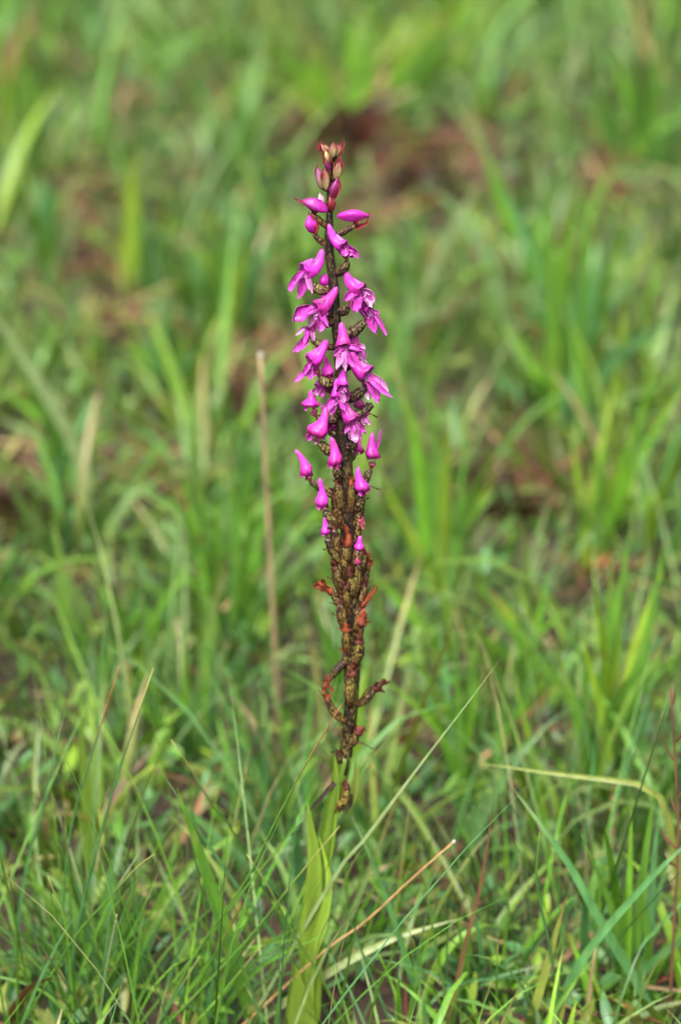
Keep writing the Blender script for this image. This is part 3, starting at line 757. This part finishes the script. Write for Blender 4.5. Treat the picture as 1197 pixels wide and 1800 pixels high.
pxl = 1.0 / PXM
def flower(att, ov, tip, mouth, W, lobes=(), w=(0, 0, 0), out=None, kind='open', br=None, ovr=7.0, ovt=(1, 1, 1), inner=True, bend=.1):
    """att/ov/tip/mouth in photograph pixels; w = nearness (px) of ovary end, spur tip, mouth"""
    A, sr = stem_at(att[1]); A = np.array(P(att[0], att[1], w[0] * .3))
    E = np.array(P(*ov, w[0])); T = np.array(P(*tip, w[1])); Mo = np.array(P(*mouth, w[2]))
    root = empty('flower', A, ORCHID); W = W * (1.0 if kind == 'closed' else .88); T = Mo + (T - Mo) * 1.08; ovr = ovr * 1.12
    side = 1 if mouth[0] > stem_x(mouth[1]) else -1
    o = np.array(out if out is not None else (side * .8, -.6, 0))
    Ain = A + (np.array(stem_at(att[1])[0]) - A) * .6
    ovary(root, Ain, E, ovr * pxl, sag=(side * 2 * pxl, 0, -4 * pxl), tint=ovt)
    hood(root, T, Mo, W * pxl, o, closed=(kind == 'closed'), bend=bend * random.uniform(.5, 2.0), crumple=.22 * pxl,
         c_rim=MAGD if kind != 'closed' else np.array((.22, .012, .07)))
    c = Mo - (Mo - T) * .10
    if kind == 'open' and inner:   # the column and small inner petals in the throat
        petal(root, c, Mo + np.array((0, -4 * pxl, -9 * pxl)) + o * 4 * pxl, 11 * pxl, name='petal', c0=PINK, c1=WHT, cup=.7)
        for j in range(3):   # ragged inner fringe of the lip
            e = Mo + (o * random.uniform(5, 15) + np.array((random.uniform(-10, 10), random.uniform(-6, 4), random.uniform(-14, -3)))) * pxl
            petal(root, c, e, random.uniform(5, 8) * pxl, name='petal', c0=MAG, c1=random.choice((PINK, WHT, MAGD)), cup=.6, tw=random.uniform(-1.5, 1.5), crumple=.4 * pxl)
    for l in lobes:
        u, v, lw = l[:3]; lwd = l[3] if len(l) > 3 else w[2] + random.uniform(-8, 12)
        B = np.array(P(u, v, lwd)); d = B - c
        petal(root, c + d * .05, B, lw * 1.15 * pxl, sag=np.array((0, -4, 4)) * pxl + rng.normal(0, 2.5 * pxl, 3), crumple=.35 * pxl, name='lip_lobe' if lw > 8 else 'petal',
              c0=MAG * .95, c1=PINK if random.random() < .75 else WHT, cup=random.uniform(.3, .9), tw=random.uniform(-1.6, 1.6))
    if kind == 'closed':
        for j in range(5):
            an = j * 1.256 + .3; e = Mo + np.array((math.cos(an) * W * .42, math.sin(an) * W * .3, random.uniform(-6, 1))) * pxl
            petal(root, Mo + (T - Mo) * .12 + np.array((math.cos(an) * W * .4, math.sin(an) * W * .4, 0)) * pxl, e, 7 * pxl, c0=MAGD, c1=PINK if j % 2 else RED, name='sepal', cup=.4)
    # green-brown sepal base joining ovary and hood
    hood(root, E - (Mo - E) * .02, Mo * .55 + E * .45 + (T - Mo) * .04, min(W * .62, 15) * pxl, o, closed=True, name='calyx', mat=M_RUST, c_tip=np.array((.20, .05, .04)), c_rim=MAGD * .8, nr=8, ns=12, bend=0)
    if br:
        bu, bv, bl = br
        B0 = A; D = np.array(P(bu, bv, w[0] + 4)) - B0
        bract(root, B0, D, np.linalg.norm(D), 5 * pxl)
    return root

def stem_x(v):
    return float(np.interp(-v, [-q[1] for q in STEM_PX], [q[0] for q in STEM_PX]))

# ---- open and closed flowers, top to bottom
flower((595,484),(611,460),(579,397),(603,436),24,[(616,448,20),(628,452,16),(607,450,12)], w=(12,10,16), bend=.05)
flower((575,512),(545,498),(565,441),(533,478),31,[(509,512,12),(523,526,14),(548,514,10),(516,500,8)], w=(4,-4,8), bend=.12)
flower((590,545),(612,541),(608,476),(637,512),28,[(606,528,13),(624,548,18),(655,536,19),(640,558,15)], w=(8,6,14), bend=.1)
flower((603,592),(641,566),(634,520),(650,546),22,[(667,567,8),(661,585,16),(679,588,7),(646,575,10)], w=(0,-8,4), ovr=8)
flower((582,568),(566,562),(590,508),(556,546),32,[(516,563,21),(562,583,15),(545,575,10),(578,574,9)], w=(14,16,24))
flower((580,614),(547,596),(560,560),(544,580),16,[(520,590,6),(516,619,14),(536,604,9),(553,598,8)], w=(4,-6,6), ovr=6, inner=False)
flower((583,680),(562,664),(573,600),(546,638),32,[(547,668,14),(518,671,9),(557,660,9),(533,660,8)], w=(6,8,16))
flower((595,662),(585,668),(571,629),(575,662),22,[], w=(-14,-20,-10), kind='closed')
flower((600,640),(608,622),(600,570),(604,612),27,[(592,649,12),(607,650,9,44),(623,645,12),(639,615,7),(588,625,9)], w=(24,24,36), out=(.1,-1,-.1), bend=.04)
flower((603,615),(622,606),(628,585),(624,610),18,[(641,614,7)], w=(-16,-18,-12), kind='closed')
flower((612,702),(641,681),(619,622),(645,660),35,[(650,700,18),(665,705,17),(681,690,14),(688,697,8),(672,682,12)], w=(8,6,14), br=(636,706,20), ovr=8)
flower((610,735),(655,711),(628,690),(634,716),18,[], w=(-16,-22,-14), kind='closed', br=(664,723,20))
flower((590,740),(557,734),(547,688),(545,716),30,[], w=(-10,-12,-6), kind='closed')
flower((606,776),(626,780),(603,700),(622,742),29,[(624,776,17),(643,761,9),(606,762,9),(634,771,8)], w=(22,26,34), out=(.6,-.8,0))
flower((600,730),(592,716),(592,668),(590,702),20,[(577,722,12),(584,728,10),(606,722,9)], w=(26,24,32), out=(-.2,-1,0), inner=True)
flower((586,800),(562,778),(573,720),(553,766),35,[(541,776,10),(556,780,10),(571,772,9)], w=(6,2,10), kind='closed', ovr=8)
flower((601,790),(590,772),(588,722),(585,752),15,[(578,762,8)], w=(-14,-18,-12), kind='closed')
flower((600,836),(590,824),(583,772),(588,818),25,[], w=(26,20,28), kind='closed', out=(0,-1,0))
flower((622,868),(651,826),(655,764),(657,806),25,[(668,757,5,-4)], w=(-4,-8,0), kind='closed', br=(668,852,24))
flower((602,876),(546,846),(521,794),(540,836),22,[], w=(4,4,8), kind='closed', br=(578,852,22))
flower((622,905),(637,874),(630,824),(640,864),25,[], w=(14,14,22), kind='closed', ovr=8)
flower((604,926),(570,899),(562,844),(566,890),22,[], w=(8,8,12), kind='closed', ovr=8)
flower((602,992),(576,946),(570,912),(572,938),16,[], w=(6,6,8), kind='closed', ovr=9, ovt=(1.05,1.05,1), br=(567,956,26))
flower((626,1000),(632,968),(633,944),(632,966),17,[], w=(20,18,20), kind='closed', ovr=9, ovt=(1.15,1.15,1))

# ---- more flowers crowding round the far side of the spike
flower((588,566),(580,556),(566,520),(574,548),20,[(566,560,12),(582,562,10)], w=(-20,-26,-22))
flower((604,640),(618,640),(622,590),(626,622),22,[(640,636,13),(630,642,12)], w=(-20,-26,-20))
flower((592,668),(580,690),(566,648),(562,682),22,[(552,694,13),(566,698,12)], w=(-12,-20,-14))
flower((606,742),(622,742),(632,700),(640,734),22,[(650,746,13),(636,752,12)], w=(-12,-22,-14))
flower((598,760),(578,754),(566,712),(570,744),22,[(560,756,12),(574,760,11)], w=(-18,-26,-20))
flower((612,800),(622,800),(634,762),(630,794),20,[], w=(-16,-22,-16), kind='closed')
flower((596,700),(606,688),(606,650),(604,680),22,[(596,702,14),(612,704,12),(604,710,10)], w=(28,30,36), out=(.2,-1,0))

# ---- buds near the tip
def bud(att, a, b, wid, c0, c1, w=0, red=True, name='bud', oc=None):
    A = np.array(stem_at(att[1])[0]); root = empty('bud', A, ORCHID)
    pa, pb = np.array(P(*a, w)), np.array(P(*b, w))
    n = 12; t = np.linspace(0, 1, n); path = smooth_path([pa, (pa + pb) / 2 + np.array((0, 0, 2 * pxl)), pb], n)
    rad = wid * .5 * pxl * np.interp(t, [0, .05, .18, .4, .6, .78, .9, 1], [.08, .38, .70, 1.0, .98, .62, .25, .03])
    V, F, ph = tube(path, rad, 18, 3, .15, phase=random.random() * 6, twist=.8)
    V = V + rng.normal(0, .12 * pxl, V.shape)
    tv = np.concatenate([np.repeat(t, 18), [0, 1]])[:, None]; k = np.clip(tv * 1.3 - .15 + .25 * np.cos(3 * ph)[:, None], 0, 1)
    new_mesh('petals', V, F, M_PETAL, root, tint=np.clip(c0 * (1 - k) + c1 * k, 0, 1), origin=pa)
    E = pa * .7 + pb * .3 if oc is None else np.array(P(*oc, w))
    ovary(root, A, E, 5.0 * pxl, sag=(0, 0, -2 * pxl), tint=(.75, .45, .4))
    if red:
        for j in range(3):
            e = pb + np.array((random.uniform(-3, 3), random.uniform(-3, 3), random.uniform(-1, 5))) * pxl
            petal(root, E + rng.normal(0, 2 * pxl, 3), e + (pb - pa) * random.uniform(-.3, .2), wid * .42 * pxl, name='sepal', c0=np.array((.15, .016, .020)), c1=np.array((.24, .018, .035)), mat=M_RUST, prof='bract', cup=.5,
                  sag=np.array((random.choice((-1, 1)) * wid * .42, -wid * .25, 0)) * pxl)
    return root
CRM = np.array((.42, .34, .15)); VIO = np.array((.20, .016, .15)); PALP = np.array((.60, .38, .46)); CRIM = np.array((.17, .012, .024))
bud((582,280),(580,276),(561,252),14, CRM, CRIM, 6)
bud((582,280),(583,278),(586,250),15, CRM, CRIM, 12)
bud((582,280),(586,276),(602,251),14, CRM*1.1, CRIM, 6)
bud((582,300),(581,290),(571,262),13, CRIM, CRM, 10)
bud((582,310),(578,302),(572,272),13, VIO, CRIM, 8)
bud((582,318),(590,318),(597,278),17, CRM, CRIM, 8)
bud((582,330),(566,334),(557,292),17, CRM*.8, VIO, 4)
bud((582,336),(573,335),(572,296),13, CRM, CRIM, 12)
bud((581,352),(583,352),(594,312),18, CRIM, VIO, 12)
bud((581,366),(566,364),(562,338),12, PALP, PALP, -4, False)
bud((580,372),(584,372),(580,342),14, CRIM, CRIM*1.2, 14)
bud((577,398),(578,372),(527,352),22, MAG*.9, VIO, 4, True, oc=(553,378))
bud((575,441),(549,410),(543,377),24, MAG*.85, MAG, 2, True, oc=(551,412))
bud((602,424),(592,380),(652,380),21, MAG, MAG*.85, 6, True, oc=(624,397))
bud((588,512),(570,506),(571,480),21, MAG*.9, MAG, -14, False)

# ---- withered flowers on their seed capsules
RST = np.array((.20, .042, .016)); RST2 = np.array((.075, .018, .012))
def withered(att, ov, head, wid, w=0, ovr=9, tails=(), ovt=(1.1, 1.05, .9), c=RST, br=None):
    A0, sr = stem_at(att[1]); A = np.array(P(att[0], att[1], w)); root = empty('withered_flower', A, ORCHID)
    root['label'] = 'rust-red withered flower on its speckled capsule'
    E = np.array(P(*ov, w)); H = np.array(P(*head, w + 3)); side = np.sign(ov[0] - stem_x(ov[1]) + .01)
    ovary(root, A * .35 + np.array(A0) * .65, E, ovr * (.8 if w >= 18 else .92) * pxl, sag=(side * 3 * pxl, -1 * pxl, -2 * pxl), tint=np.array(ovt) * .9)
    hood(root, H, E * .9 + A * .1, wid * pxl, (side * .5, -1, .2), closed=True, name='shrivelled_hood', mat=M_RUST, c_tip=c, c_rim=RST2, crumple=.9 * pxl * wid / 14, nr=10, ns=12)
    m = (E + H) / 2
    for j in range(7):
        e = m + rng.normal(0, 1, 3) * np.array((6, 5, 5)) * pxl
        petal(root, E, e, wid * random.uniform(.2, .42) * pxl, name='shrivelled_petal', c0=c * random.uniform(.5, 1.1), c1=c * random.uniform(.6, 1.2), mat=M_RUST, cup=.9, tw=random.uniform(-2, 2), crumple=.5 * pxl)
    for (u, v, lw) in tails:
        petal(root, E * .6 + H * .4, np.array(P(u, v, w + 4)), lw * pxl, name='shrivelled_petal', c0=c, c1=c * .9, mat=M_RUST, cup=.8, tw=1.5, crumple=.3 * pxl)
    if br:
        D = np.array(P(br[0], br[1], w + 2)) - A
        bract(root, A, D, np.linalg.norm(D), 4.5 * pxl)
    return root
withered((612,1000),(612,958),(607,922),14, 24, 9, [(618,940,5)])
withered((622,962),(633,905),(640,930),12, 10, 7, [], (1.2,1.2,.9), np.array((.5,.08,.16)))
withered((628,1060),(629,985),(633,960),12, 20, 10, [], (1.25,1.2,.9), np.array((.4,.04,.14)))
withered((642,1050),(645,1000),(647,968),14, 0, 8, [(650,978,6)], br=(660,1022))
withered((598,1070),(585,1042),(556,1022),13, 8, 8, [(549,1029,9),(566,1018,8)])
withered((630,1098),(634,1068),(661,1033),11, 14, 8, [(664,1031,5),(650,1052,7)])
withered((628,1125),(636,1098),(640,1070),20, 18, 7, [(644,1080,8),(632,1108,7)])
withered((622,1178),(633,1128),(634,1112),16, 18, 11, [], (1.3,1.25,.95), RST2*1.2)
withered((606,1154),(578,1192),(568,1212),13, 4, 8, [(566,1216,7),(588,1217,5)], (.8,.75,.7), br=(585,1198))
withered((601,1272),(575,1230),(570,1212),11, 4, 8, [(584,1222,5)], (1.3,1.3,.9))
withered((617,1242),(618,1184),(618,1166),18, 22, 12, [], (1.35,1.3,1), RST2*1.3)
withered((630,1240),(660,1210),(677,1194),16, 6, 8, [(684,1198,7),(672,1214,5)], (1.2,1.1,.85), RST2, br=(655,1198))
withered((611,1312),(628,1288),(640,1276),18, 14, 8, [(646,1284,6)], (1.3,1.25,.9), RST2*1.3, br=(656,1309))
withered((604,1428),(611,1386),(609,1370),12, 22, 11, [(602,1374,5)], (2.3,2.3,1.5), RST2*1.2)
withered((604,1035),(590,1000),(584,985),12, 10, 9, [], (1.1,1.05,.9), RST2)
withered((610,1170),(606,1146),(601,1137),8, 6, 6, [], (1,1,.9), RST)
withered((618,1060),(616,1010),(616,992),12, 24, 9, [], (1.1,1.1,.9), RST2)
withered((606,1040),(600,1066),(592,1062),8, 12, 8, [], (.9,.9,.8), RST2)
withered((604,1340),(598,1326),(594,1318),8, 12, 6, [], (.9,.9,.8), RST2)

# ---- closed ranks of drying pods pressed against the middle of the stem
for (bx, by, tx, ty, ww) in [(594,930,588,872,10),(626,940,634,880,6),(598,985,586,930,14),(608,1020,604,962,20),(624,1030,640,975,10),(596,1050,588,996,8),
                             (630,1080,640,1030,8),(612,1085,608,1030,22),(602,1110,598,1062,14),(626,1118,630,1072,16),(610,1150,608,1108,20),(616,900,618,850,18),(592,900,594,852,16)]:
    dk = random.uniform(.8, 1.3)
    withered((bx, by), (tx, ty), (tx + random.uniform(-5, 5), ty - random.uniform(10, 18)), random.uniform(9, 13), ww, random.uniform(8.5, 10.5), [(tx + random.uniform(-9, 9), ty - 12, 4)],
             (dk, dk * .85, dk * .7), random.choice((RST, RST2, RST2 * 1.4)), br=(tx + (14 if tx > 610 else -14), ty + 8) if random.random() < .5 else None)

# ---- leaves and sheaths of the orchid
def oleaf(name, px, wids, w, c0, c1, fold=.25, tw=0.0, ncol=7):
    pts = [np.array(P(u, v, ww)) for (u, v), ww in zip(px, w)]
    n = 22; path = smooth_path(pts, n); t = np.linspace(0, 1, n)
    wd2 = np.interp(t, np.linspace(0, 1, len(wids)), wids) * pxl
    tg = np.gradient(path, axis=0); tg /= np.linalg.norm(tg, axis=1)[:, None]
    V = []; C = []
    for i in range(n):
        s = unit(np.cross(tg[i], (0, -1, .3))); o = np.cross(s, tg[i]); a = tw * (t[i] - .4)
        s2 = s * math.cos(a) + o * math.sin(a); o2 = -s * math.sin(a) + o * math.cos(a)
        for j in range(ncol):
            q = 2 * j / (ncol - 1) - 1
            V.append(path[i] + .5 * wd2[i] * (s2 * q + o2 * fold * (q * q - 1) + o2 * .05 * math.sin(6 * t[i] + 3 * q)))
            C.append((c0 * (1 - t[i]) + c1 * t[i]) * (1 - .18 * (abs(q) < .1)) * (1 + .10 * math.cos(q * 9)))
    F = [(i * ncol + j, i * ncol + j + 1, (i + 1) * ncol + j + 1, (i + 1) * ncol + j) for i in range(n - 1) for j in range(ncol - 1)]
    nv = len(V); off = np.array((0, .0004, 0))
    V2 = np.vstack([V, np.array(V) + off]); F2 = F + [tuple(k + nv for k in f[::-1]) for f in F]
    return new_mesh(name, V2, F2, M_OLEAF, ORCHID, tint=np.clip(np.vstack([C, C]), 0, 1), origin=path[0])
LG = np.array((.19, .31, .030)); LG2 = np.array((.24, .36, .045))
oleaf('leaf', [(548,1865),(546,1700),(548,1600),(553,1520),(545,1450),(541,1412)], [20,34,44,46,34,22,3], [8,12,16,20,22,24], LG*.85, LG2)
oleaf('leaf', [(546,1868),(530,1790),(523,1730),(518,1696)], [40,58,56,30,3], [16,30,38,42], LG2, LG2*1.1, .35)
oleaf('leaf', [(548,1866),(545,1700),(566,1625),(578,1560),(573,1512),(561,1472)], [14,14,20,22,14,2], [10,18,22,24,22,18], LG2*1.15, LG2*1.3, .5, .9)
oleaf('sheath', [(556,1620),(573,1490),(584,1415),(590,1365),(588,1325)], [18,26,30,22,3], [12,15,17,15,12], LG, LG2, .9)
oleaf('sheath', [(610,1432),(622,1400),(626,1360),(624,1328)], [6,12,10,2], [2,6,8,6], OLV*1.8, OLV*1.5, .7)
petal(ORCHID, P(588,1376,14), P(536,1434,20), 9 * pxl, sag=np.array((-2, 0, -3)) * pxl, name='bract', c0=np.array((.05, .018, .03)), c1=np.array((.02, .012, .012)), mat=M_RUST, prof='bract', cup=.6)
petal(ORCHID, P(619,1396,26), P(601,1427,26), 6 * pxl, sag=np.array((6, 0, -6)) * pxl, name='bract', c0=np.array((.02, .008, .008)), c1=np.array((.02, .01, .01)), mat=M_RUST, prof='petal', cup=.6)
